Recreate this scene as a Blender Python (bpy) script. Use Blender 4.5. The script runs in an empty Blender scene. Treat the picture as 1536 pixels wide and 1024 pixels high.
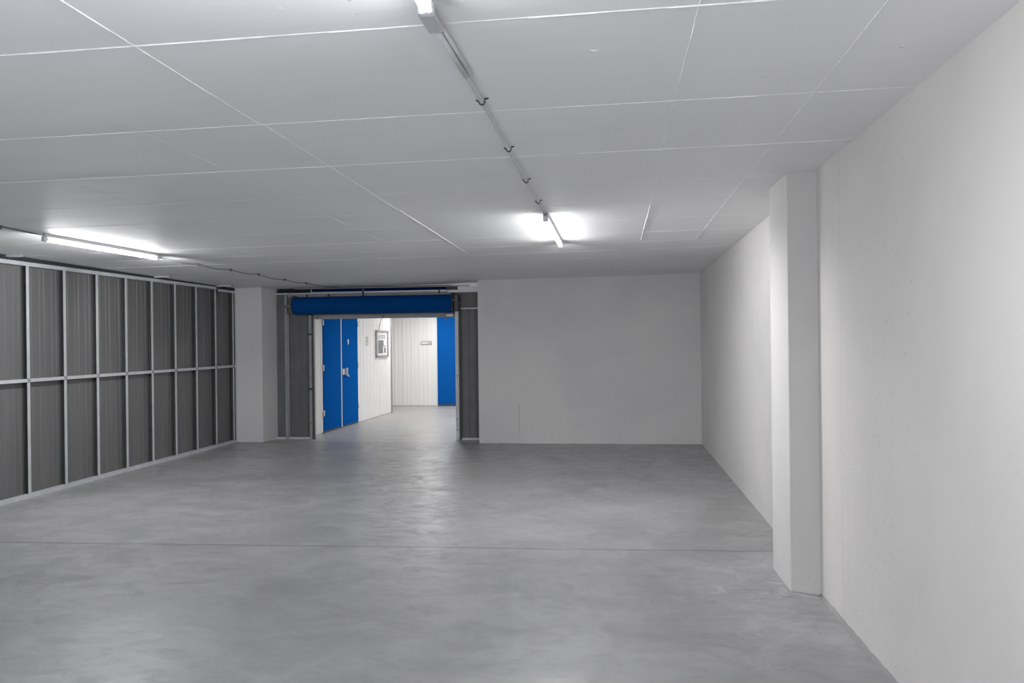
import bpy, bmesh, math, random
from mathutils import Vector, Matrix
random.seed(7)
S = bpy.context.scene
C = S.collection
PI = math.pi

# ------------------------------------------------------------------ camera
F, YAW, PITCH, ROLL, ZC = 1220.0, 0.125, -0.0012, -0.0109, 1.598
def cam_axes():
    cy, sy, cp, sp = math.cos(YAW), math.sin(YAW), math.cos(PITCH), math.sin(PITCH)
    fwd = Vector((-sy*cp, cy*cp, sp)); right = Vector((cy, sy, 0)); up = right.cross(fwd)
    c, s = math.cos(ROLL), math.sin(ROLL)
    return c*right + s*up, -s*right + c*up, fwd
r_, u_, f_ = cam_axes()
cam = bpy.data.cameras.new('camera'); co = bpy.data.objects.new('camera', cam); C.objects.link(co)
cam.sensor_fit = 'HORIZONTAL'; cam.sensor_width = 36; cam.lens = F*36/1536
cam.clip_start = 0.05
M = Matrix((( r_.x, u_.x, -f_.x, 0), (r_.y, u_.y, -f_.y, 0), (r_.z, u_.z, -f_.z, ZC), (0, 0, 0, 1)))
co.matrix_world = M
S.camera = co

CA, CB = 0.0121, -0.0069
def cz(x, y): return 2.6 + CA*x + CB*(y-8)          # the slab falls slightly

# ------------------------------------------------------------------ helpers
def link(name, me, parent=None, loc=None):
    o = bpy.data.objects.new(name, me); C.objects.link(o)
    if parent: o.parent = parent
    if loc: o.location = loc
    return o
def tag(o, label=None, cat=None, group=None, kind=None):
    if label: o['label'] = label
    if cat: o['category'] = cat
    if group: o['group'] = group
    if kind: o['kind'] = kind
    return o
def empty(name, loc=(0,0,0), rz=0):
    o = bpy.data.objects.new(name, None); C.objects.link(o)
    o.location = loc; o.rotation_euler = (0,0,rz); o.empty_display_size = .1
    return o
def done(name, bm, mats, parent=None, loc=None, smooth=False):
    bmesh.ops.recalc_face_normals(bm, faces=bm.faces[:])
    me = bpy.data.meshes.new(name); bm.to_mesh(me); bm.free()
    for m in (mats if isinstance(mats, (list, tuple)) else [mats]): me.materials.append(m)
    if smooth:
        for p in me.polygons: p.use_smooth = True
    return link(name, me, parent, loc)
def box(bm, x0, x1, y0, y1, z0, z1, mi=0, bev=0):
    vs = [bm.verts.new((x, y, z)) for x in (x0, x1) for y in (y0, y1) for z in (z0, z1)]
    fs = []
    for q in ((0,1,3,2),(4,6,7,5),(0,4,5,1),(2,3,7,6),(0,2,6,4),(1,5,7,3)):
        f = bm.faces.new([vs[i] for i in q]); f.material_index = mi; fs.append(f)
    if bev:
        es = list({e for f in fs for e in f.edges})
        bmesh.ops.bevel(bm, geom=es, offset=bev, segments=2, affect='EDGES', profile=.5)
    return fs
def prism(bm, pts, z0, ztop, mi=0, bev=0):
    """vertical prism on a polygon footprint; ztop is a number or a function of x,y"""
    zt = ztop if callable(ztop) else (lambda x, y: ztop)
    lo = [bm.verts.new((x, y, z0)) for x, y in pts]; hi = [bm.verts.new((x, y, zt(x, y))) for x, y in pts]
    n = len(pts); fs = [bm.faces.new(lo[::-1]), bm.faces.new(hi)]
    ve = []
    for i in range(n):
        f = bm.faces.new((lo[i], lo[(i+1)%n], hi[(i+1)%n], hi[i])); fs.append(f)
        ve.append(bm.edges.get((lo[i], hi[i])))
    for f in fs: f.material_index = mi
    if bev: bmesh.ops.bevel(bm, geom=ve, offset=bev, segments=2, affect='EDGES', profile=.5)
def tube(bm, pts, r, seg=10, mi=0, cap=True):
    pts = [Vector(p) for p in pts]; rings = []
    for i, p in enumerate(pts):
        a = pts[max(i-1, 0)]; b = pts[min(i+1, len(pts)-1)]
        t = (b-a).normalized()
        h = Vector((0,0,1)) if abs(t.z) < .9 else Vector((1,0,0))
        u = t.cross(h).normalized(); v = u.cross(t)
        rr = r[i] if isinstance(r, (list, tuple)) else r
        rings.append([bm.verts.new(p + rr*(math.cos(2*PI*k/seg)*u + math.sin(2*PI*k/seg)*v)) for k in range(seg)])
    for a, b in zip(rings, rings[1:]):
        for k in range(seg):
            f = bm.faces.new((a[k], a[(k+1)%seg], b[(k+1)%seg], b[k])); f.material_index = mi; f.smooth = True
    if cap:
        for rg in (rings[0][::-1], rings[-1]):
            f = bm.faces.new(rg); f.material_index = mi
def ribbed(bm, p0, p1, z0, z1, prof, mi=0):
    """sheet along p0->p1; prof = list of (s, depth) over one pitch, s in metres; depth to the left-hand normal"""
    p0 = Vector((p0[0], p0[1], 0)); p1 = Vector((p1[0], p1[1], 0)); d = (p1-p0); L = d.length; d.normalize()
    n = Vector((-d.y, d.x, 0)); pitch = prof[-1][0]; s = 0; cols = []
    while s < L:
        for a, h in prof[:-1]:
            if s+a <= L: cols.append((s+a, h))
        s += pitch
    cols.append((L, 0))
    z0f = z0 if callable(z0) else (lambda x, y: z0); z1f = z1 if callable(z1) else (lambda x, y: z1)
    prev = None
    for s, h in cols:
        p = p0 + d*s + n*h
        c = (bm.verts.new((p.x, p.y, z0f(p.x, p.y))), bm.verts.new((p.x, p.y, z1f(p.x, p.y))))
        if prev:
            f = bm.faces.new((prev[0], c[0], c[1], prev[1])); f.material_index = mi
        prev = c

# ------------------------------------------------------------------ materials
def srgb(r, g, b):
    f = lambda c: ((c/255)/12.92 if c/255 <= .04045 else ((c/255+.055)/1.055)**2.4)
    return (f(r), f(g), f(b), 1)
class NT:
    def __init__(s, name):
        s.m = bpy.data.materials.new(name); s.m.use_nodes = True
        s.t = s.m.node_tree; s.b = s.t.nodes['Principled BSDF']; s.co = None
    def n(s, typ, **kw):
        nd = s.t.nodes.new(typ)
        for k, v in kw.items(): setattr(nd, k, v)
        return nd
    def l(s, a, b): s.t.links.new(a, b)
    def coords(s):
        if s.co is None: s.co = s.n('ShaderNodeTexCoord').outputs['Object']
        return s.co
    def mapping(s, scale):
        mp = s.n('ShaderNodeMapping'); mp.inputs['Scale'].default_value = scale
        s.l(s.coords(), mp.inputs['Vector']); return mp.outputs[0]
    def noise(s, scale, detail=4, rough=.55, vec=None, dist=0):
        nd = s.n('ShaderNodeTexNoise'); nd.inputs['Scale'].default_value = scale
        nd.inputs['Detail'].default_value = detail; nd.inputs['Roughness'].default_value = rough
        nd.inputs['Distortion'].default_value = dist
        s.l(vec or s.coords(), nd.inputs['Vector']); return nd.outputs['Fac']
    def ramp(s, fac, a, b, ca=0.0, cb=1.0):
        r = s.n('ShaderNodeMapRange'); r.interpolation_type = 'SMOOTHSTEP'
        for k, v in (('From Min', a), ('From Max', b), ('To Min', ca), ('To Max', cb)): r.inputs[k].default_value = v
        s.l(fac, r.inputs['Value']); return r.outputs[0]
    def math(s, op, a, b=None, c=None):
        nd = s.n('ShaderNodeMath', operation=op)
        for i, v in enumerate((a, b, c)):
            if v is None: continue
            if isinstance(v, (int, float)): nd.inputs[i].default_value = v
            else: s.l(v, nd.inputs[i])
        return nd.outputs[0]
    def mix(s, fac, a, b, mode='MIX'):
        nd = s.n('ShaderNodeMix', data_type='RGBA', blend_type=mode)
        for sock, v in ((nd.inputs[0], fac), (nd.inputs[6], a), (nd.inputs[7], b)):
            if isinstance(v, (int, float)): sock.default_value = v
            elif isinstance(v, tuple): sock.default_value = v
            else: s.l(v, sock)
        return nd.outputs[2]
    def bump(s, h, strength, dist=.01, prev=None):
        nd = s.n('ShaderNodeBump'); nd.inputs['Strength'].default_value = strength; nd.inputs['Distance'].default_value = dist
        s.l(h, nd.inputs['Height'])
        if prev: s.l(prev, nd.inputs['Normal'])
        return nd.outputs[0]
    def xyz(s):
        nd = s.n('ShaderNodeSeparateXYZ'); s.l(s.coords(), nd.inputs[0]); return nd.outputs
def plain(name, col, rough=.5, metal=0, var=.06, scale=8, spec=.5, stretch=None):
    k = NT(name); b = k.b
    v = k.noise(scale, 4, .6, k.mapping(stretch) if stretch else None)
    c = k.mix(k.ramp(v, .3, .7), tuple(x*(1-var) for x in col[:3])+(1,), tuple(min(1, x*(1+var)) for x in col[:3])+(1,))
    k.l(c, b.inputs['Base Color']); b.inputs['Roughness'].default_value = rough; b.inputs['Metallic'].default_value = metal
    b.inputs['Specular IOR Level'].default_value = spec
    return k.m
def g(v, warm=0.0): return (v*(1+warm), v, v*(1-warm), 1)

def concrete(name, base, warm=0.0, lines=(), pits=1.0, blotch=.08, spec=.25, rough=.8):
    """lines = (axis, position, half width, multiplier, zmin, zmax)"""
    k = NT(name); b = k.b
    big = k.noise(.55, 5, .55, None, .4); mid = k.noise(3.0, 6, .6); fine = k.noise(60, 3, .7)
    c = k.mix(k.ramp(big, .32, .68), g(base*(1-blotch), warm-.008), g(base*(1+blotch), warm+.008))
    c = k.mix(k.math('MULTIPLY', k.ramp(mid, .35, .75), .35), c, g(base*1.06, warm))
    c = k.mix(k.math('MULTIPLY', k.ramp(fine, .45, .8), .10), c, g(base*.7, warm))
    vo = k.n('ShaderNodeTexVoronoi'); vo.inputs['Scale'].default_value = 26; k.l(k.coords(), vo.inputs['Vector'])
    sel = k.n('ShaderNodeSeparateColor'); k.l(vo.outputs['Color'], sel.inputs[0])
    rad = k.ramp(sel.outputs[0], 1-.32*pits, 1.0, 0.0, .13)
    pit = k.math('MULTIPLY', k.math('LESS_THAN', vo.outputs['Distance'], rad), .55*pits)
    c = k.mix(pit, c, g(base*.42, warm))
    X = k.xyz()
    for ax, pos, hw, mul, z0, z1 in lines:
        wob = k.math('MULTIPLY', k.math('SUBTRACT', mid, .5), hw*.8)
        d = k.math('ABSOLUTE', k.math('SUBTRACT', k.math('ADD', X[ax], wob), pos))
        f = k.ramp(d, hw*.4, hw, 1, 0)
        f = k.math('MULTIPLY', f, k.math('MULTIPLY', k.math('GREATER_THAN', X[2], z0), k.math('LESS_THAN', X[2], z1)))
        c = k.mix(f, c, g(base*mul, warm))
    k.l(c, b.inputs['Base Color'])
    n1 = k.bump(k.noise(6, 6, .65), .12, .03)
    n1 = k.bump(k.noise(45, 4, .65), .35, .006, n1)
    n1 = k.bump(pit, .5, -.004, n1)
    k.l(n1, b.inputs['Normal'])
    b.inputs['Roughness'].default_value = rough; b.inputs['Specular IOR Level'].default_value = spec
    return k.m

M_WALLR = concrete('concrete_right', .60, .032, [(1, 4.75, .006, .86, 0, 3)], pits=1.2)
M_WALLF = concrete('concrete_far_right', .62, .024, [(1, 9.18, .008, 1.12, 0, 3)], pits=.6)
M_BACK = concrete('concrete_back', .61, .004, [(0, -1.476, .006, .6, .14, .62)], pits=.5)
M_PILL = concrete('concrete_pillar', .57, .020, pits=.7)
M_PILL2 = concrete('concrete_left_pillar', .56, .004, pits=.4)
M_REAR = concrete('concrete_rear', .55, .0, pits=.4)
M_FILLET = concrete('mortar_fillet', .24, .0, pits=.5, blotch=.25)

def ceiling_mat():
    k = NT('ceiling_concrete'); b = k.b; base = .86
    big = k.noise(.45, 4, .5, None, .3); st = k.noise(1.2, 5, .6, k.mapping((.5, 4, 1))); fine = k.noise(70, 3, .6)
    c = k.mix(k.ramp(big, .3, .7), (base*.93, base*.935, base*.95, 1), (base*1.04, base*1.04, base*1.045, 1))
    c = k.mix(k.math('MULTIPLY', k.ramp(st, .45, .75), .25), c, g(base*.9))
    c = k.mix(k.math('MULTIPLY', k.ramp(fine, .5, .8), .08), c, g(base*.75))
    vo = k.n('ShaderNodeTexVoronoi'); vo.inputs['Scale'].default_value = 9; k.l(k.coords(), vo.inputs['Vector'])
    sel = k.n('ShaderNodeSeparateColor'); k.l(vo.outputs['Color'], sel.inputs[0])
    sp = k.math('LESS_THAN', vo.outputs['Distance'], k.ramp(sel.outputs[0], .75, 1, 0, .07))
    c = k.mix(k.math('MULTIPLY', sp, .5), c, k.mix(k.math('GREATER_THAN', sel.outputs[1], .45), g(base*.5), g(base*1.5)))
    k.l(c, b.inputs['Base Color'])
    n1 = k.bump(k.noise(2.2, 4, .6, k.mapping((.6, 2.0, 1))), .10, .03)
    n1 = k.bump(k.noise(60, 3, .6), .12, .004, n1)
    k.l(n1, b.inputs['Normal'])
    b.inputs['Roughness'].default_value = .55; b.inputs['Specular IOR Level'].default_value = .35
    return k.m
M_CEIL = ceiling_mat()
M_FIN = plain('plaster_fin', g(.86), .8, var=.15, scale=20)
M_SCAR = plain('ceiling_scar', g(.18), .9)

def floor_mat():
    k = NT('floor_concrete'); b = k.b
    X = k.xyz()
    big = k.noise(.6, 5, .6, None, .6); st = k.noise(1.6, 8, .68, k.mapping((1.0, 1.25, 1)), .8)
    sw = k.noise(4.5, 7, .72, k.mapping((.9, 1.35, 1)), 1.2); fine = k.noise(40, 4, .7)
    base = .218
    c = k.mix(k.ramp(big, .36, .64), (base*.86, base*.865, base*.87, 1), (base*1.10, base*1.10, base*1.11, 1))
    c = k.mix(k.math('MULTIPLY', k.ramp(st, .42, .68), .60), c, (base*1.42, base*1.42, base*1.44, 1))
    c = k.mix(k.math('MULTIPLY', k.ramp(sw, .5, .74), .45), c, (base*.66, base*.655, base*.65, 1))
    c = k.mix(k.math('MULTIPLY', k.ramp(fine, .5, .85), .25), c, (base*.6, base*.6, base*.6, 1))
    # dusty scuffs close to the right pillar
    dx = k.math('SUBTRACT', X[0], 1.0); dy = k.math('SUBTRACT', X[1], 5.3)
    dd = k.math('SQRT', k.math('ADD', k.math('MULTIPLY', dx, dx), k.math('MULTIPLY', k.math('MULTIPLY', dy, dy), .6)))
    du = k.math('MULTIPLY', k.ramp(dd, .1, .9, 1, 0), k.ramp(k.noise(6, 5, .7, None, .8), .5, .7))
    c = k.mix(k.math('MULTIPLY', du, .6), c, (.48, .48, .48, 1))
    # sawn joint across the slab and the joint at the door line
    wob = k.math('MULTIPLY', k.math('SUBTRACT', k.noise(1.5, 3), .5), .03)
    d = k.math('ABSOLUTE', k.math('SUBTRACT', k.math('SUBTRACT', k.math('ADD', X[1], wob), k.math('MULTIPLY', X[0], .0353)), 6.233))
    j1 = k.ramp(d, .004, .017, 1, 0)
    c = k.mix(k.math('MULTIPLY', j1, .75), c, (.055, .055, .055, 1))
    d2 = k.math('ABSOLUTE', k.math('SUBTRACT', k.math('ADD', X[1], k.math('MULTIPLY', wob, 1.5)), 12.60))
    j2 = k.ramp(d2, .005, .03, 1, 0)
    c = k.mix(k.math('MULTIPLY', j2, .45), c, (.08, .08, .08, 1))
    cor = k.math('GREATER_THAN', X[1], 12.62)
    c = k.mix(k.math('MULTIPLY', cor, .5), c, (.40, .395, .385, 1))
    k.l(c, b.inputs['Base Color'])
    k.l(k.ramp(sw, .35, .7, .30, .55), b.inputs['Roughness'])
    n1 = k.bump(k.noise(3.0, 5, .6, k.mapping((1, 1.6, 1))), .14, .02)
    n1 = k.bump(sw, .12, .01, n1)
    n1 = k.bump(k.math('MULTIPLY', j1, -1.0), .4, .006, n1)
    n1 = k.bump(k.noise(120, 3, .6), .06, .003, n1)
    k.l(n1, b.inputs['Normal'])
    b.inputs['Specular IOR Level'].default_value = .42
    return k.m
M_FLOOR = floor_mat()

M_SHEET = plain('grey_sheet', g(.078), .5, .0, .10, 3, stretch=(1, 6, .25))
M_SHEETD = plain('dark_grey_sheet', g(.08), .45, .0, .12, 3)
M_STUD = plain('galvanised_stud', (.50, .51, .54, 1), .42, .25, .10, 6)
M_STUD_SHADE = plain('stud_inside_shade', g(.030), .7, 0, .15, 6)  # shaded copy of the stud steel, the shadow put into the colour
M_STUDD = plain('dull_galvanised', (.24, .24, .245, 1), .5, .3, .12, 6)
M_BRIGHT = plain('bright_galvanised', (.62, .62, .63, 1), .35, .3, .08, 6)
M_DARK = plain('gap_shade', srgb(15, 20, 27), .9, 0, .1)  # shade of the unlit gaps, put into the colour
M_BLACK = plain('black_steel', srgb(40, 43, 48), .5, 0, .15)
M_BLUEROLL = plain('blue_slats', (.0, .040, .185, 1), .7, 0, .05, 4, spec=.03)
M_NAVY = plain('navy_strip', (.0, .012, .06, 1), .7, 0, .05, 4, spec=.03)
M_BLUE = plain('blue_door_paint', (.003, .064, .33, 1), .8, 0, .03, 2, spec=.0)
M_WHITE = plain('white_sheet', (.86, .86, .85, 1), .5, 0, .04, 2, stretch=(6, 6, .3))
M_WHITE2 = plain('white_plastic', (.78, .78, .77, 1), .4, 0, .03)
M_FRAME = plain('grey_frame', (.30, .30, .30, 1), .5, 0, .1)
M_PAPER = plain('paper', (.80, .80, .80, 1), .6, 0, .03)
M_INK = plain('grey_print', (.14, .14, .145, 1), .6, 0, .1)
M_INK2 = plain('pale_grey_print', (.42, .42, .44, 1), .6, 0, .1)
M_NUM = plain('grey_number', (.50, .50, .49, 1), .6, 0, .05)
M_CONDUIT = plain('grey_conduit', (.60, .605, .615, 1), .45, 0, .08, 12)
M_CABLE = plain('dark_cable', (.10, .10, .105, 1), .6, 0, .1)
M_CLIP = plain('dark_clip', (.055, .055, .06, 1), .6, 0, .1)
M_HOUSE = plain('fixture_grey', (.45, .46, .48, 1), .5, 0, .06)
M_HOLD = plain('holder_plastic', (.68, .69, .71, 1), .5, 0, .04)
def emit(name, col, st):
    k = NT(name); v = k.noise(3, 2)
    k.l(k.mix(k.ramp(v, .3, .7), tuple(c*.98 for c in col[:3])+(1,), col), k.b.inputs['Emission Color'])
    k.b.inputs['Emission Strength'].default_value = st; k.b.inputs['Base Color'].default_value = (.8, .8, .8, 1)
    return k.m
M_TUBE = emit('lit_tube', (.98, .985, 1.0, 1), 320)
M_TUBEB = emit('lit_tube_back', (.95, .97, 1.0, 1), 9)

# ------------------------------------------------------------------ the shell
def xl(y): return -6.1107 + .0044*(y-8)              # line of the steel partition
def xnear(y): return 1.2525 - .0122*(y-5.2401)
Y0, YB, YC = -5.0, 12.5512, 19.75
bm = bmesh.new(); box(bm, -9.2, 2.2, Y0-.3, YC+.3, -.2, 0)
tag(done('floor', bm, M_FLOOR), 'grey power-trowelled concrete floor slab with a joint across it', 'floor', kind='structure')

bm = bmesh.new()
def cslab(x0, x1, y0, y1):
    a = [bm.verts.new((x, y, cz(x, y))) for x, y in ((x0, y0), (x1, y0), (x1, y1), (x0, y1))]
    b = [bm.verts.new((x, y, cz(x, y)+.25)) for x, y in ((x0, y0), (x1, y0), (x1, y1), (x0, y1))]
    bm.faces.new(a); bm.faces.new(b[::-1])
    for i in range(4): bm.faces.new((a[i], a[(i+1)%4], b[(i+1)%4], b[i]))
cslab(-9.2, 2.2, Y0-.3, YC+.3)
def fin(p, q, w, h, keep=1.0, mi=1):
    """raised plaster line left by the shuttering, broken into uneven lengths"""
    L = math.hypot(q[0]-p[0], q[1]-p[1]); n = max(1, int(L/.22)); ux, uy = (q[0]-p[0])/L, (q[1]-p[1])/L
    for i in range(n):
        if random.random() > keep: continue
        s0, s1 = L*i/n, L*(i+1)/n
        ww = w*random.uniform(.55, 1.35)/2; hh = h*random.uniform(.6, 1.3); off = random.uniform(-1, 1)*w*.15
        nx, ny = -uy, ux
        def P(s, k, dz): 
            x = p[0]+ux*s+nx*(k+off); y = p[1]+uy*s+ny*(k+off); return bm.verts.new((x, y, cz(x, y)-dz))
        a = [P(s0, -ww, -.001), P(s0, 0, hh), P(s0, ww, -.001)]; b = [P(s1, -ww, -.001), P(s1, 0, hh), P(s1, ww, -.001)]
        for k in range(2):
            f = bm.faces.new((a[k], a[k+1], b[k+1], b[k])); f.material_index = mi
for y, w, h, kp in ((.75, .008, .003, 1), (1.7, .008, .003, 1), (2.597, .0085, .0032, 1), (3.597, .0055, .0022, 1), (4.48, .007, .0025, 1), (5.35, .005, .0012, .8), (6.13, .006, .0014, .85),
                 (6.93, .006, .0011, .8), (7.74, .008, .0016, .9), (8.45, .008, .0014, .9), (9.12, .009, .0018, .92), (9.9, .008, .0010, .6), (10.7, .008, .0010, .6), (11.5, .008, .0010, .6)):
    fin((-6.0, y-.006), (1.28, y+.004), w, h, kp)
for x, y0, y1, w, h, kp in ((.29, -1, 4.5, .0075, .003, 1), (.285, 6.3, 8.3, .013, .004, .97), (.287, 4.5, 6.3, .005, .0018, .8), (.875, -1, 3.3, .006, .002, 1), (.855, 3.3, 8.4, .006, .002, .97),
                         (.845, 8.4, 12.4, .006, .001, .5), (-1.6, -1, 3.6, .0075, .0028, 1), (-1.6, 3.6, 6, .006, .0028, 1), (-1.6, 6, 8.9, .009, .003, .97), (-1.61, 8.9, 12.4, .006, .001, .5),
                         (-2.2, 3.4, 9, .004, .001, .85), (-3.28, 3.9, 6.4, .004, .001, .85), (-3.9, 5.5, 9, .004, .001, .5)):
    fin((x, y0), (x-.004*(y1-y0), y1), w, h, kp)
# a chipped flake and a few nail scars in the slab
for x, y, a, w in ((-.063, 2.928, .3, .05), (.62, 3.35, 1.2, .02), (1.05, 3.1, .3, .03), (.2, 2.1, .9, .02)):
    c, s = math.cos(a), math.sin(a)
    v = [bm.verts.new((x+dx*c-dy*s, y+dx*s+dy*c, cz(x, y)-dz)) for dx, dy, dz in ((-w/2, 0, .001), (0, -.006, .007), (w/2, 0, .001), (0, .006, .002))]
    f = bm.faces.new(v); f.material_index = 1
    v = [bm.verts.new((x+dx*c-dy*s, y+dx*s+dy*c, cz(x, y)-dz)) for dx, dy, dz in ((-w/2, .004, .001), (0, .007, .0015), (w/3, .004, .001), (0, .012, .001))]
    f = bm.faces.new(v); f.material_index = 2
tag(done('ceiling', bm, [M_CEIL, M_FIN, M_SCAR]), 'grey concrete slab ceiling with raised shuttering lines', 'ceiling', kind='structure')

over = lambda x, y: cz(x, y)+.02
bm = bmesh.new(); prism(bm, [(xnear(Y0), Y0), (1.2525, 5.2401), (1.262, 5.6), (1.8, 5.6), (1.8, Y0)], -.02, over)
tag(done('wall_right', bm, M_WALLR), 'pale concrete wall in the right foreground', 'wall', kind='structure')
bm = bmesh.new(); prism(bm, [(1.302, 5.6), (1.302, 13.1), (1.8, 13.1), (1.8, 5.6)], -.02, over)
tag(done('wall_far_right', bm, M_WALLF), 'pale concrete side wall beyond the right pillar', 'wall', kind='structure')
bm = bmesh.new(); prism(bm, [(-2.1118, YB), (1.302, YB), (1.302, 13.1), (-2.1118, 13.1)], -.02, over, bev=.006)
tag(done('wall_back', bm, M_BACK), 'grey concrete end wall right of the roller door', 'wall', kind='structure')
bm = bmesh.new(); prism(bm, [(1.0881, 5.3006), (1.36, 5.2005), (1.45, 5.2005), (1.45, 5.8317), (1.0781, 5.8317)], -.02, over, bev=.010)
tag(done('concrete_pillar', bm, M_PILL), 'pale concrete pillar projecting from the right wall', 'pillar')
bm = bmesh.new(); prism(bm, [(-6.27, YB), (-5.6589, YB), (-5.59, 12.99), (-5.59, 13.1), (-6.27, 13.1)], -.02, over, bev=.014)
tag(done('concrete_pillar', bm, M_PILL2), 'grey concrete pillar between the steel partition and the roller door', 'pillar')
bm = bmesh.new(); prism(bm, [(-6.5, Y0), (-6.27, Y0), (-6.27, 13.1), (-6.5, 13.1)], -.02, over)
tag(done('wall_left', bm, M_DARK), 'dark wall standing for the unlit space behind the steel partition', 'wall', kind='structure')  # near-black colour stands for the darkness of the unlit unit beyond
bm = bmesh.new(); prism(bm, [(-6.5, Y0-.25), (1.8, Y0-.25), (1.8, Y0), (-6.5, Y0)], -.02, over)
tag(done('wall_front', bm, M_REAR), 'concrete wall behind the viewer', 'wall', kind='structure')
# uneven dark mortar line at the foot of the right wall
bm = bmesh.new(); prev = None
for i in range(90):
    y = -1 + 6.22*i/89; w = .010+.010*random.random()+.010*math.sin(i*.21)**2; x = xnear(y)
    c = (bm.verts.new((x-w, y, .001)), bm.verts.new((x-w*.45, y, .010+.006*random.random())), bm.verts.new((x+.004, y, .016+.010*random.random())))
    if prev:
        for k in range(2): bm.faces.new((prev[k], prev[k+1], c[k+1], c[k]))
    prev = c
tag(done('baseboard_right', bm, M_FILLET), 'uneven dark mortar line at the foot of the right wall', 'skirting', kind='structure')

# corridor behind the roller door
CW = lambda y: -5.115 + (y-13.47)*.0236
P_W = [(0, 0), (.075, 0), (.085, .006), (.095, 0), (.16, 0), (.17, .010), (.20, .010), (.21, 0)]
def corridor_wall(name, a, b, label, mat=M_WHITE, z0=.015):
    bm = bmesh.new(); ribbed(bm, a, b, z0, lambda x, y: 2.5, P_W)
    d = Vector((b[0]-a[0], b[1]-a[1])).normalized(); n = Vector((-d.y, d.x))*-.05
    q = [Vector(a)+n*.2, Vector(b)+n*.2, Vector(b)+n, Vector(a)+n]
    prism(bm, [(v.x, v.y) for v in q], 0, 2.5)
    return tag(done(name, bm, mat), label, 'wall', kind='structure')
corridor_wall('wall_corridor_left', (CW(17.9), 17.9), (CW(13.06), 13.06), 'white ribbed metal wall on the left of the corridor')
corridor_wall('wall_corridor_back', (1.7, YC), (-9, YC), 'white ribbed metal wall at the end of the corridor')
corridor_wall('wall_corridor_right', (1.5, 13.1), (1.5, YC), 'white ribbed metal wall on the right of the corridor')
bm = bmesh.new(); prism(bm, [(CW(17.9)-.008, 17.87), (CW(17.9)+.012, 17.87), (CW(17.9)+.012, 17.95), (CW(17.9)-.05, 17.95)], 0, 2.5, 0)
tag(done('trim_1', bm, M_STUDD), 'grey corner trim at the end of the white corridor wall', 'trim', kind='structure')
bm = bmesh.new(); prism(bm, [(-9.0, 17.9), (-5.06, 17.9), (-5.06, 17.95), (-9.0, 17.95)], 0, 2.5)
tag(done('wall_side_passage', bm, M_WHITE), 'white wall of the side passage round the corridor corner', 'wall', kind='structure')
bm = bmesh.new(); prism(bm, [(-9.2, 17.9), (-9.0, 17.9), (-9.0, YC), (-9.2, YC)], 0, over)
tag(done('wall_side_end', bm, M_WHITE), 'white end wall of the side passage', 'wall', kind='structure')
bm = bmesh.new(); prism(bm, [(-.3, 13.1), (1.7, 13.1), (1.7, 13.2), (-.3, 13.2)], 0, over)
prism(bm, [(-5.59, 13.1), (CW(13.06)-.06, 13.1), (CW(13.06)-.06, 13.2), (-5.59, 13.2)], 0, 2.40)
tag(done('wall_corridor_front', bm, M_SHEETD), 'dark lining on the corridor side of the end wall', 'wall', kind='structure')

# ------------------------------------------------------------------ steel partition on the left
part = empty('metal_partition', (xl(9), 9, 0))
tag(part, 'dark grey sheet metal partition on pale galvanised studs along the left side', 'partition')
def P(name, bm, mat, **kw):
    o = done(name, bm, mat, **kw); o.parent = part; o.matrix_parent_inverse = Matrix.Translation((-xl(9), -9, 0)); return o
YS, ST = 7.8498, .5748
P_D = [(0, 0), (.055, 0), (.058, .0022), (.066, .0022), (.069, 0), (.128, 0), (.131, .0035), (.139, .0035), (.142, 0), (.1916, 0)]
studs = [YS + ST*i for i in range(-2, 9)]
prev = Y0
for i, y in enumerate(studs+[12.54]):
    a, b = prev, y
    bm = bmesh.new(); ribbed(bm, (xl(a)-.062, a), (xl(b)-.062, b), .01, 2.455, [(s, -h) for s, h in P_D])
    P('sheet_panel', bm, M_SHEET); prev = y
def stud_bm(y, x, w=.040, dep=.055, z0=.03, z1=2.45, t=.003):
    """C section, open towards the viewer"""
    b = bmesh.new()
    box(b, x-t, x, y-w/2, y+w/2, z0, z1)            # face flange
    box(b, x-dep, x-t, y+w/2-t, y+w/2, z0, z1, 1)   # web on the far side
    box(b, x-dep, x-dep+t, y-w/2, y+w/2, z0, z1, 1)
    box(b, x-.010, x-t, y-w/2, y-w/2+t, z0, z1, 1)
    return b
for y in studs: P('stud', stud_bm(y, xl(y)), [M_STUD, M_STUD_SHADE])
P('stud', stud_bm(12.525, xl(12.5), .032), [M_STUD, M_STUD_SHADE])
def rail(y0, y1, z0, z1, out=.003, dep=.05):
    b = bmesh.new()
    prism(b, [(xl(y0)-dep, y0), (xl(y0)+out, y0), (xl(y1)+out, y1), (xl(y1)-dep, y1)], z0, z1); return b
P('top_rail', rail(Y0, 11.90, 2.437, 2.477), M_STUD)
P('top_rail', rail(11.93, 12.54, 2.412, 2.447), M_STUD)
P('middle_rail', rail(Y0, 12.54, 1.216, 1.250), M_STUD)
P('bottom_rail', rail(Y0, 12.54, 0, .042, .006), M_STUD)
b = bmesh.new(); prism(b, [(xl(Y0)-.10, Y0), (xl(Y0)-.012, Y0), (xl(12.54)-.012, 12.54), (xl(12.54)-.10, 12.54)], 2.452, lambda x, y: cz(x, y)-.002)  # dark strip added for the shade in the open gap
P('dark_gap_fill', b, M_DARK)['label'] = 'dark strip standing for the shade between the top rail and the slab'
b = bmesh.new(); box(b, xl(11.95)-.004, xl(11.95)+.012, 11.90, 11.94, 2.33, 2.485); P('hanger_strap', b, M_BLACK)
for y in studs:                                       # joint plates where the studs cross the middle rail
    b = bmesh.new(); box(b, xl(y), xl(y)+.006, y-.026, y+.026, 1.212, 1.256, bev=.002); P('joint_plate', b, M_STUDD)

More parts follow.
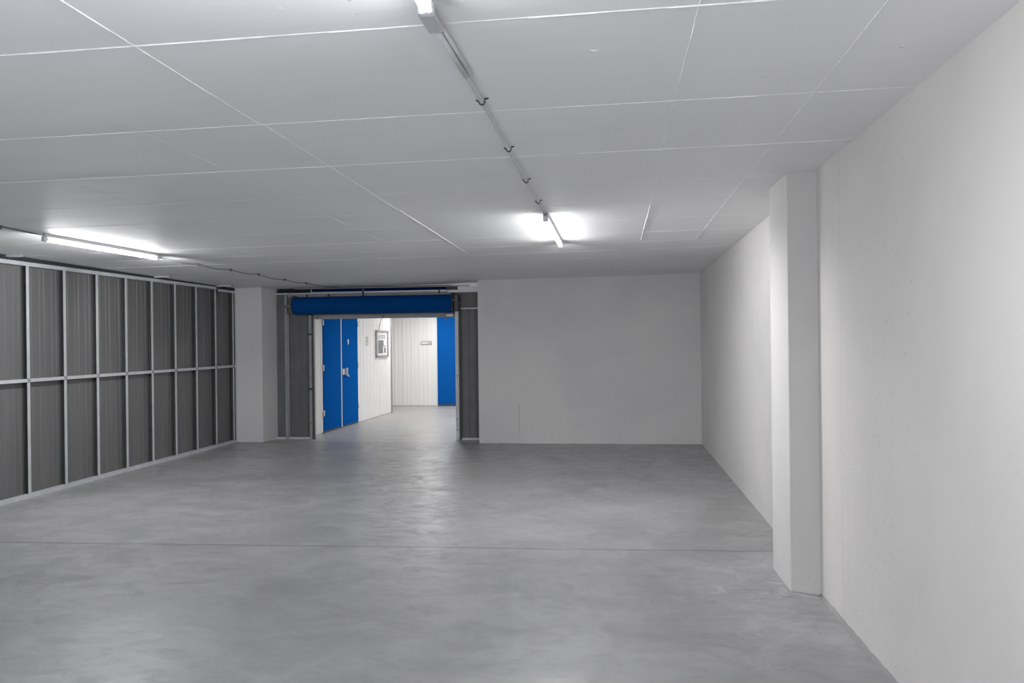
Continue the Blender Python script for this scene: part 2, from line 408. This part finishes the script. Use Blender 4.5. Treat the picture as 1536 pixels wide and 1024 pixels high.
# pale steel strips that poke out over the partition under the slab
def ceiling_strip(x0, x1, y, w, t, label):
    b = bmesh.new(); z = min(cz(x0, y), cz(x1, y))
    for k in (0, 1):
        pass
    vs = []
    for x in (x0, x1):
        for dy in (-w/2, w/2):
            for dz in (0.0, -t): vs.append(b.verts.new((x, y+dy, cz(x, y+dy)+dz+.001)))
    for q in ((0,1,3,2),(4,6,7,5),(0,4,5,1),(2,3,7,6),(0,2,6,4),(1,5,7,3)): b.faces.new([vs[i] for i in q])
    bmesh.ops.bevel(b, geom=b.edges[:], offset=.003, segments=1, affect='EDGES')
    root = done('ceiling_bracket', b, M_BRIGHT)
    b = bmesh.new(); box(b, x1-.004, x1+.010, y-w/2, y+w/2, cz(x1, y)-t*.75, cz(x1, y)); done('end_lip', b, M_STUDD).parent = root
    tag(root, label, 'bracket', 'steel strips above the partition')
ceiling_strip(-6.26, -5.985, 7.59, .06, .026, 'leftmost pale steel strip under the ceiling above the partition')
ceiling_strip(-6.26, -5.895, 10.25, .05, .020, 'pale steel strip above the partition just beyond the left tube light')
ceiling_strip(-6.26, -5.86, 11.95, .05, .020, 'pale steel strip above the last partition bay beside the left pillar')

# ------------------------------------------------------------------ roller door front
front = empty('door_surround', (-3.8, 12.98, 0))
tag(front, 'dark grey ribbed sheet surround with galvanised rails framing the corridor opening', 'door surround')
def Q(root, name, bm, mat, **kw):
    o = done(name, bm, mat, **kw); o.parent = root; o.matrix_parent_inverse = Matrix.Translation(-Vector(root.location)); return o
P_S = [(0, 0), (.05, 0), (.056, .006), (.07, .006), (.076, 0), (.12, 0)]
b = bmesh.new(); ribbed(b, (-5.60, 12.99), (-5.00, 12.99), .03, 2.40, [(s, -h) for s, h in P_S]); Q(front, 'side_panel', b, M_SHEETD)
b = bmesh.new(); ribbed(b, (-2.52, 12.99), (-2.06, 12.99), .03, 2.14, [(s, -h) for s, h in P_S]); Q(front, 'side_panel', b, M_SHEETD)
b = bmesh.new(); box(b, -2.62, -2.06, 12.965, 12.995, 2.125, 2.40); box(b, -2.62, -2.06, 12.955, 12.995, 2.115, 2.135, 1)
Q(front, 'flashing', b, [M_SHEET, M_STUD])
b = bmesh.new(); box(b, -5.02, -2.5, 12.985, 12.998, 2.03, 2.40); Q(front, 'lintel_panel', b, M_SHEETD)
b = bmesh.new(); box(b, -5.60, -5.00, 12.95, 12.99, 0, .032); Q(front, 'bottom_rail', b, M_STUD)
b = bmesh.new(); box(b, -2.52, -2.06, 12.95, 12.99, 0, .032); Q(front, 'bottom_rail', b, M_STUD)
b = bmesh.new(); box(b, -5.431, -5.388, 12.935, 12.985, .0, 2.43, bev=.004); Q(front, 'stud', b, M_STUDD)
b = bmesh.new(); box(b, -5.385, -5.362, 12.94, 12.985, .03, 2.09, bev=.004); Q(front, 'stud', b, M_STUDD)
# top rails: a light channel over the full width and a duller one below it
b = bmesh.new(); box(b, -5.60, -2.06, 12.93, 12.985, 2.402, 2.424, bev=.003); Q(front, 'top_rail', b, M_STUD)
b = bmesh.new(); box(b, -5.37, -2.62, 12.94, 12.985, 2.345, 2.402, bev=.003); Q(front, 'top_rail', b, M_STUDD)
b = bmesh.new(); box(b, -2.66, -2.06, 12.90, 12.93, 2.385, 2.425, bev=.002); box(b, -2.50, -2.06, 12.93, 12.98, 2.425, 2.480, bev=.002)
Q(front, 'angle_plate', b, M_BRIGHT)
b = bmesh.new(); box(b, -5.58, -5.0, 13.0, 13.02, 2.40, 2.56); Q(front, 'dark_gap_fill', b, M_DARK)  # dark piece added for the shade above the rails
b = bmesh.new(); box(b, -5.0, -2.62, 13.04, 13.08, 2.44, 2.515); Q(front, 'blue_flashing', b, M_NAVY)['label'] = 'dark blue strip in the gap above the rails'
b = bmesh.new(); box(b, -2.70, -2.50, 13.0, 13.06, 2.425, 2.49); Q(front, 'dark_gap_fill', b, M_BLACK)
b = bmesh.new(); box(b, -5.25, -2.3, 12.93, 12.96, 2.485, 2.500); Q(front, 'track', b, M_STUDD)
b = bmesh.new(); box(b, -5.0, -2.75, 12.95, 12.97, 2.50, 2.512); Q(front, 'track', b, M_BLACK)
for x, z0, z1 in ((-5.03, 2.33, 2.39), (-4.66, 2.34, 2.395), (-4.075, 2.345, 2.47), (-2.80, 2.37, 2.44)):
    b = bmesh.new(); box(b, x-.012, x+.012, 12.90, 12.95, z0, z1, bev=.003); Q(front, 'hanger_strap', b, M_BLACK)

door = empty('roller_door', (-3.8, 12.8, 0))
tag(door, 'blue steel roller door rolled up on its drum above the corridor opening', 'roller door')
# the rolled curtain: overlapping layers of slats
b = bmesh.new(); cyc, czc, R0 = 12.80, 2.202, .146; seg = 44; xs = [-5.19, -5.17, -4.2, -3.2, -2.58, -2.56]
rings = []
for x in xs:
    rg = []
    for k in range(seg):
        a = 2*PI*k/seg; r = R0*(.965 if x in (xs[0], xs[-1]) else 1.0) + (.0025 if k % 4 == 0 else 0) - .006*((k/seg) % 1)
        rg.append(b.verts.new((x, cyc+r*math.cos(a), czc+r*math.sin(a))))
    rings.append(rg)
for p_, q_ in zip(rings, rings[1:]):
    for k in range(seg): b.faces.new((p_[k], p_[(k+1)%seg], q_[(k+1)%seg], q_[k]))
b.faces.new(rings[0]); b.faces.new(rings[-1][::-1])
Q(door, 'rolled_curtain', b, M_BLUEROLL)
b = bmesh.new(); tube(b, [(-5.36, cyc, czc), (-2.44, cyc, czc)], .025, 12); Q(door, 'axle', b, M_STUDD)
def bracket(x, mat):
    b = bmesh.new()
    pts = [(12.66, 2.09), (12.64, 2.2), (12.66, 2.32), (12.75, 2.37), (12.96, 2.37), (12.96, 2.08), (12.72, 2.07)]
    lo = [b.verts.new((x-.005, p[0], p[1])) for p in pts]; hi = [b.verts.new((x+.005, p[0], p[1])) for p in pts]
    b.faces.new(lo); b.faces.new(hi[::-1])
    for i in range(len(pts)): b.faces.new((lo[i], lo[(i+1)%len(pts)], hi[(i+1)%len(pts)], hi[i]))
    return b
b = bracket(-5.205, M_BLACK); box(b, -5.33, -5.21, 12.93, 12.96, 2.06, 2.37); Q(door, 'drum_bracket', b, M_SHEETD)
b = bracket(-2.545, M_BLACK); box(b, -2.54, -2.455, 12.72, 12.95, 2.08, 2.345, bev=.02); Q(door, 'drum_bracket', b, M_BLACK)
b = bmesh.new(); tube(b, [(-2.545, 12.70, 2.25), (-2.52, 12.70, 2.25)], .016, 10); Q(door, 'axle_nut', b, M_STUDD)
b = bmesh.new(); box(b, -4.93, -2.575, 12.93, 12.97, 1.985, 2.032, bev=.004); box(b, -4.93, -2.575, 12.945, 12.965, 2.032, 2.06)
Q(door, 'bottom_bar', b, M_STUDD)
for x in (-3.74, -4.86):
    b = bmesh.new(); box(b, x-.006, x+.006, 12.924, 12.935, 1.99, 2.04); Q(door, 'bar_joint', b, M_BLACK)
def guide(x0, x1, ztop):
    b = bmesh.new(); t = .006
    box(b, x0, x1, 12.90, 12.90+t, 0, ztop, bev=.002); box(b, x0, x0+t, 12.90+t, 12.97, 0, ztop); box(b, x1-t, x1, 12.90+t, 12.97, 0, ztop)
    box(b, x0, x1, 12.965, 12.975, 0, ztop)
    return b
gl = Q(door, 'guide_rail', guide(-5.0, -4.955, 2.05), M_STUDD)
gr = Q(door, 'guide_rail', guide(-2.545, -2.49, 2.09), M_STUD)
def sub(parent, root, name, b, mat):
    o = done(name, b, mat); o.parent = parent; o.matrix_parent_inverse = Matrix.Translation(-Vector(root.location)) ; return o
b = bmesh.new(); box(b, -4.957, -4.925, 12.91, 12.965, 0, 2.05); Q(door, 'rubber_seal', b, M_BLACK)
b = bmesh.new(); box(b, -2.489, -2.462, 12.93, 12.97, 0, 2.08); Q(door, 'rubber_seal', b, M_BLACK)
for z in (1.735, .835): 
    b = bmesh.new(); box(b, -5.02, -4.95, 12.885, 12.905, z-.016, z+.016, bev=.004); Q(door, 'guide_clip', b, M_BLACK)
for x, z in ((-2.52, .34), (-2.52, .17), (-2.52, 1.04), (-4.975, .28), (-4.975, 1.04)):
    b = bmesh.new(); tube(b, [(x, 12.902, z), (x, 12.892, z)], .010, 8); Q(door, 'bolt', b, M_BLACK)
b = bmesh.new(); box(b, -2.68, -2.575, 12.88, 12.93, 2.000, 2.034, bev=.004); Q(door, 'latch_bar', b, M_BRIGHT)
b = bmesh.new(); box(b, -2.735, -2.68, 12.88, 12.93, 1.985, 2.045, bev=.006); tube(b, [(-2.70, 12.89, 1.99), (-2.685, 12.89, 1.945)], .012, 8)
box(b, -2.57, -2.545, 12.88, 12.93, 1.97, 2.03, bev=.006); Q(door, 'latch_catch', b, M_STUDD)

# ------------------------------------------------------------------ corridor doors
d1 = empty('door_1', (CW(14.7), 14.7, 0), math.atan2(-.0236, 1)); 
tag(d1, 'blue double door in the left corridor wall marked with a 9', 'door', kind='structure')
def D(name, b, mat, parent=d1): return done(name, b, mat, parent)
def leaf(b, y0, y1, z0, z1, x=.02):
    box(b, -.02, x, y0, y1, z0, z1, bev=.004)
b = bmesh.new(); leaf(b, -.885, -.035, .035, 2.3); lf1 = D('leaf', b, M_BLUE)
b = bmesh.new(); leaf(b, -.005, .915, .035, 2.3); lf2 = D('leaf', b, M_BLUE)
b = bmesh.new(); box(b, 0, .028, -.035, -.005, .02, 2.3); D('centre_strip', b, M_WHITE2)
b = bmesh.new(); box(b, -.01, .012, -.91, .945, .0, .030); D('threshold', b, M_BLACK)
for y in (-.895, .925):
    for z in (.35, 1.15, 1.95):
        b = bmesh.new(); tube(b, [(.022, y, z-.05), (.022, y, z+.05)], .014, 8); D('hinge', b, M_WHITE2)
b = bmesh.new(); box(b, .02, .032, .03, .30, .99, 1.10, bev=.006); box(b, .032, .075, .16, .20, .975, 1.115, bev=.008)
tube(b, [(.06, .18, .985), (.06, .27, .955)], .016, 8); D('handle', b, M_BRIGHT, lf2)

d2 = empty('door_2', (-4.343, YC-.012, 0))
tag(d2, 'blue door in the end wall of the corridor seen at the right of the opening', 'door', kind='structure')
b = bmesh.new(); box(b, 0, .95, -.025, .01, .04, 2.4, bev=.004); leaf2 = D('leaf', b, M_BLUE, d2)
b = bmesh.new(); box(b, -.01, 1.0, -.02, .01, 0, .032); D('threshold', b, M_BLACK, d2)
b = bmesh.new(); box(b, -.025, 0, -.03, .01, 0, 2.4); D('door_frame', b, M_WHITE2, d2)
b = bmesh.new(); box(b, .80, .90, -.05, -.025, 1.0, 1.1, bev=.005); D('handle', b, M_BRIGHT, leaf2)

# numbers
def text_obj(name, s, size, mat, loc, rot, parent=None, bold=0):
    cu = bpy.data.curves.new(name, 'FONT'); cu.body = s; cu.size = size; cu.extrude = .002; cu.align_x = 'CENTER'; cu.align_y = 'CENTER'; cu.offset = bold
    t = bpy.data.objects.new(name, cu); C.objects.link(t)
    dg = bpy.context.evaluated_depsgraph_get(); me = bpy.data.meshes.new_from_object(t.evaluated_get(dg))
    bpy.data.objects.remove(t); bpy.data.curves.remove(cu); me.name = name; me.materials.clear(); me.materials.append(mat)
    o = link(name, me, parent); o.location = loc; o.rotation_euler = rot
    return o
text_obj('door_number', '9', .135, M_WHITE2, (.0235, .36, 1.60), (PI/2, 0, PI/2), lf2, .006)['label'] = 'white numeral on the blue leaf'
t8 = text_obj('wall_number', '8', .27, M_NUM, (CW(16.23)+.013, 16.23, 1.607), (PI/2, 0, PI/2 - .0236))
tag(t8, 'pale grey numeral 8 on the white corridor wall left of the framed plan', 'number')

# framed escape plan on the left corridor wall
fp = empty('framed_plan', (CW(17.19)+.012, 17.19, 1.56), -.0236)
tag(fp, 'grey framed floor plan hanging on the white left wall of the corridor', 'picture')
b = bmesh.new(); w, h = .43, .29
for a0, a1, c0, c1 in ((-w, w, h-.045, h), (-w, w, -h, -h+.045), (-w, -w+.075, -h, h), (w-.075, w, -h, h)): box(b, 0, .03, a0, a1, c0, c1, bev=.004)
done('frame', b, M_FRAME, fp)
b = bmesh.new(); box(b, 0, .010, -w+.05, w-.05, -h+.03, h-.03)
for a0, a1, c0, c1, mi in ((-.26, -.10, .10, .20, 2), (-.06, .10, .10, .20, 2), (.12, .24, .10, .20, 2), (-.27, .06, -.21, .075, 1), (.06, .10, -.04, .075, 1),
                           (.13, .25, -.20, -.085, 1), (.08, .25, -.06, -.04, 1)):
    box(b, .010, .012, a0, a1, c0, c1, mi)
done('plan_sheet', b, [M_PAPER, M_INK, M_INK2], fp)

sg = empty('wall_sign', (-4.62, YC-.012, 1.563))
tag(sg, 'small white sign plate with a grey outline on the corridor end wall', 'sign')
b = bmesh.new(); box(b, -.125, .125, -.006, 0, -.03, .03); done('plate', b, M_WHITE2, sg)
b = bmesh.new(); box(b, .04, .125, -.008, -.006, -.03, .03); done('grey_field', b, M_NUM, sg)['label'] = 'grey right end of the sign'
b = bmesh.new()
for a0, a1, c0, c1 in ((-.135, .135, .027, .040), (-.135, .135, -.040, -.027), (-.135, -.122, -.04, .04), (.122, .135, -.04, .04)): box(b, a0, a1, -.011, 0, c0, c1)
done('border', b, M_FRAME, sg)

b = bmesh.new(); x = CW(17.1)+.015
tube(b, [(x, 16.98, 1.85), (x, 17.02, 1.93), (x, 17.10, 2.01), (x, 17.22, 2.12), (x, 17.24, 2.3)], .006, 6)
tag(done('hanging_cord', b, M_CABLE), 'thin cord rising from the top of the framed plan', 'cord')
b = bmesh.new(); x = CW(17.7)+.015
tube(b, [(x, 17.63, 1.70), (x, 17.75, 1.79), (x, 17.84, 1.90), (x, 17.86, 2.1), (x, 17.86, 2.4)], .007, 6)
tag(done('wall_cable', b, M_NUM), 'pale cable curving up the white wall right of the framed plan', 'cable')

# ------------------------------------------------------------------ tube lights
def tube_light(p, q, label, drop=.050, side=0.0):
    """batten from p to q (x, y); the lit tube hangs just under it"""
    mx, my = (p[0]+q[0])/2, (p[1]+q[1])/2; L = math.hypot(q[0]-p[0], q[1]-p[1]); a = math.atan2(q[0]-p[0], q[1]-p[1])
    root = empty('tube_light', (mx, my, cz(mx, my)), -a); root.rotation_euler.x = math.atan((cz(*q)-cz(*p))/L)
    tag(root, label, 'tube light', 'tube lights under the slab')
    h = L/2
    b = bmesh.new(); box(b, -.019, .019, -h, h, -.030, 0, bev=.006); done('batten', b, M_HOUSE, root)
    for s in (-1, 1):
        b = bmesh.new(); box(b, -.020, .020, s*h-.018-.012*s, s*h+.018-.012*s, -drop-.020, -.026, bev=.007)
        done('lamp_holder', b, M_HOLD, root)
    b = bmesh.new(); tube(b, [(0, -h+.035, -drop), (0, h-.035, -drop)], .0175, 16)
    b.normal_update()
    for f in b.faces:                                  # the tube throws its light downwards; its back only glows
        if f.calc_center_median().z > -drop-.004: f.material_index = 1
    done('tube', b, [M_TUBE, M_TUBEB], root)
    for s in (-1, 1):
        b = bmesh.new(); tube(b, [(0, s*(h-.036), -drop), (0, s*(h-.012), -drop)], .0195, 14); done('end_cap', b, M_BRIGHT, root)
    return root
tube_light((-.528, 6.42), (-.520, 8.12), 'lit tube light at the far end of the ceiling conduit')
tube_light((-.540, .80), (-.540, 2.37), 'lit tube light cut by the top edge at the near end of the conduit')
tube_light((-4.80, 6.36), (-4.70, 7.93), 'lit tube light on the ceiling above the left partition')

# conduit between the two centre lights
def hook(b, x, y, z, r, mi=0):
    """dark saddle clip round a pipe, with its tail"""
    pts = [(x-r*2.6, y, z+r*1.0)] + [(x-r*1.25*math.cos(t), y, z-r*1.25*math.sin(t)) for t in [PI*k/8 for k in range(9)]] + [(x+r*1.3, y, cz(x, y)-.002), (x+r*3.0, y-.012, cz(x, y)-.003)]
    tube(b, pts, .0042, 6, mi)
cd = empty('ceiling_conduit', (-.545, 4.5, cz(-.545, 4.5)))
tag(cd, 'thin grey conduit running under the ceiling between the two centre tube lights', 'conduit')
path = [(2.42, -.566), (2.6, -.563), (3.08, -.551), (3.412, -.546), (4.256, -.541), (5.088, -.538), (5.85, -.532), (6.42, -.529)]
b = bmesh.new(); tube(b, [(x, y, cz(x, y)-.014) for y, x in path], .0085, 12); Q(cd, 'pipe', b, M_CONDUIT)
b = bmesh.new(); tube(b, [(x-.002, y, cz(x, y)-.014) for y, x in path[1:3]], .0105, 12); tube(b, [(x+.018, y, cz(x, y)-.010) for y, x in path[1:3]], .007, 10)
Q(cd, 'sleeve', b, M_CONDUIT)
b = bmesh.new(); box(b, -.590, -.540, 2.43, 2.60, cz(-.56, 2.5)-.034, cz(-.56, 2.5)-.001, bev=.008); Q(cd, 'joint_box', b, M_HOUSE)
for y, x in path[3:7]:
    b = bmesh.new(); hook(b, x, y, cz(x, y)-.014, .0095); Q(cd, 'pipe_clip', b, M_CLIP)
b = bmesh.new(); tube(b, [(-.529, 6.34, cz(-.53, 6.34)-.014), (-.529, 6.37, cz(-.53, 6.37)-.014)], .013, 10); Q(cd, 'end_bush', b, M_CLIP)

# cable past the left light and on to the roller door, sagging between its clips
cb = empty('ceiling_cable', (-4.83, 9, cz(-4.83, 9)))
tag(cb, 'thin dark cable clipped under the ceiling past the left tube light', 'cable')
cpts = [(-4.80, 4.6), (-4.833, 5.907), (-4.853, 6.453), (-4.80, 8.05), (-4.804, 8.953), (-4.744, 9.644), (-4.690, 10.332), (-4.697, 11.209), (-4.632, 11.861), (-4.42, 12.75)]
pl = []
for i, (p, q) in enumerate(zip(cpts, cpts[1:])):
    L = math.hypot(q[0]-p[0], q[1]-p[1]); sag = 0 if i < 3 else .028*L
    for k in range(8):
        t = k/8; x = p[0]+(q[0]-p[0])*t; y = p[1]+(q[1]-p[1])*t
        pl.append((x, y, cz(x, y)-.009-sag*4*t*(1-t)))
pl.append((cpts[-1][0], cpts[-1][1], cz(*cpts[-1])-.009))
b = bmesh.new(); tube(b, pl, .0055, 8); Q(cb, 'cable', b, M_CABLE)
b = bmesh.new(); tube(b, [(x-.012, y, cz(x, y)-.008) for x, y in cpts[:3]], .006, 8); Q(cb, 'conduit', b, M_CONDUIT)['label'] = 'grey conduit beside the cable'
for x, y in cpts[1:9]:
    b = bmesh.new(); hook(b, x, y, cz(x, y)-.010, .008); box(b, x-.010, x+.010, y-.010, y+.010, cz(x, y)-.030, cz(x, y)-.001, bev=.003); Q(cb, 'cable_clip', b, M_CLIP)

# ------------------------------------------------------------------ lamps: unseen garage and corridor lights, then added fill lamps
def area(name, loc, sx, sy, power, col=(.95, .97, 1), rot=(0, 0, 0), spread=PI):
    l = bpy.data.lights.new(name, 'AREA'); l.shape = 'RECTANGLE'; l.size = sx; l.size_y = sy; l.energy = power; l.color = col; l.spread = spread
    o = bpy.data.objects.new(name, l); C.objects.link(o); o.location = loc; o.rotation_euler = rot
    return o
for x, y in ((-4.8, 1.7), (-.55, -3.2), (-4.8, -3.2)):
    area('garage_lamp', (x, y, cz(x, y)-.10), .12, 1.5, 42)
for x, y in ((-2.9, 15.6), (-4.2, 18.2), (-.5, 16.5)):
    area('corridor_lamp', (x, y, 2.44), .12, 1.5, 46, (1, .985, .96))

# added lamps beside the battens that widen their splash on the slab
def side_throw(x, y, sgn, p, L=1.45, sp=42, col=(.97, .98, 1)):
    area('batten_side_fill', (x+sgn*.024, y, cz(x, y)-.052), L, .03, p, col, (PI/2-.10, 0, PI/2*sgn), math.radians(sp))
side_throw(-.525, 7.22, 1, 6); side_throw(-.525, 7.22, -1, 3.5); side_throw(-4.75, 7.15, 1, 2.2); side_throw(-.548, 1.64, 1, 11, 1.45, 75, (.88, .92, 1)); side_throw(-.548, 1.64, -1, 17, 1.45, 80, (.88, .92, 1))
l = bpy.data.lights.new('pillar_fill', 'SPOT'); l.energy = 160; l.spot_size = math.radians(62); l.spot_blend = 1; l.shadow_soft_size = .05; l.color = (.99, .99, 1)  # added spot that brightens the side of the right pillar
o = bpy.data.objects.new('pillar_fill', l); C.objects.link(o); o.location = (-.47, 6.6, cz(-.47, 6.6)-.09)
o.rotation_euler = (Vector((1.08, 5.62, 1.25))-o.location).to_track_quat('-Z', 'Y').to_euler()
# added fill behind the viewer, thrown up on the slab
area('slab_fill', (-2.3, -.9, .5), 2.2, 1.0, 66, (.84, .91, 1), (PI, 0, 0))
area('near_slab_fill', (-1.0, 1.15, cz(-1, 1.15)-.45), .15, 1.2, 13, (.84, .90, 1), (PI, 0, 0))  # added floating fill that brightens the slab round the near batten
# added spots past the battens that brighten the far end of the garage
for x, y, p, tz in ((-4.66, 8.05, 80, .5), (-.52, 8.2, 30, 0)):
    l = bpy.data.lights.new('far_end_fill', 'SPOT'); l.energy = p; l.spot_size = math.radians(100); l.spot_blend = 1; l.shadow_soft_size = .04; l.color = (.97, .98, 1)
    o = bpy.data.objects.new('far_end_fill', l); C.objects.link(o); o.location = (x, y, cz(x, y)-.10); o.rotation_euler = (PI/2-.42, 0, tz)
# added broad cool fill lamp behind the viewer
area('rear_fill', (-2.4, -4.7, 1.25), 6.2, 2.1, 130, (.91, .955, 1.0), (-PI/2, 0, 0))
# ------------------------------------------------------------------ world and view
w = bpy.data.worlds.new('world'); S.world = w; w.use_nodes = True
w.node_tree.nodes['Background'].inputs[0].default_value = (.02, .02, .022, 1)
S.view_settings.view_transform = 'Standard'; S.view_settings.look = 'None'; S.view_settings.exposure = 0; S.view_settings.gamma = 1.25
cy = S.cycles
cy.max_bounces = 10; cy.diffuse_bounces = 6; cy.glossy_bounces = 4
cy.sample_clamp_indirect = 6; cy.caustics_reflective = False; cy.caustics_refractive = False
cy.use_denoising = True
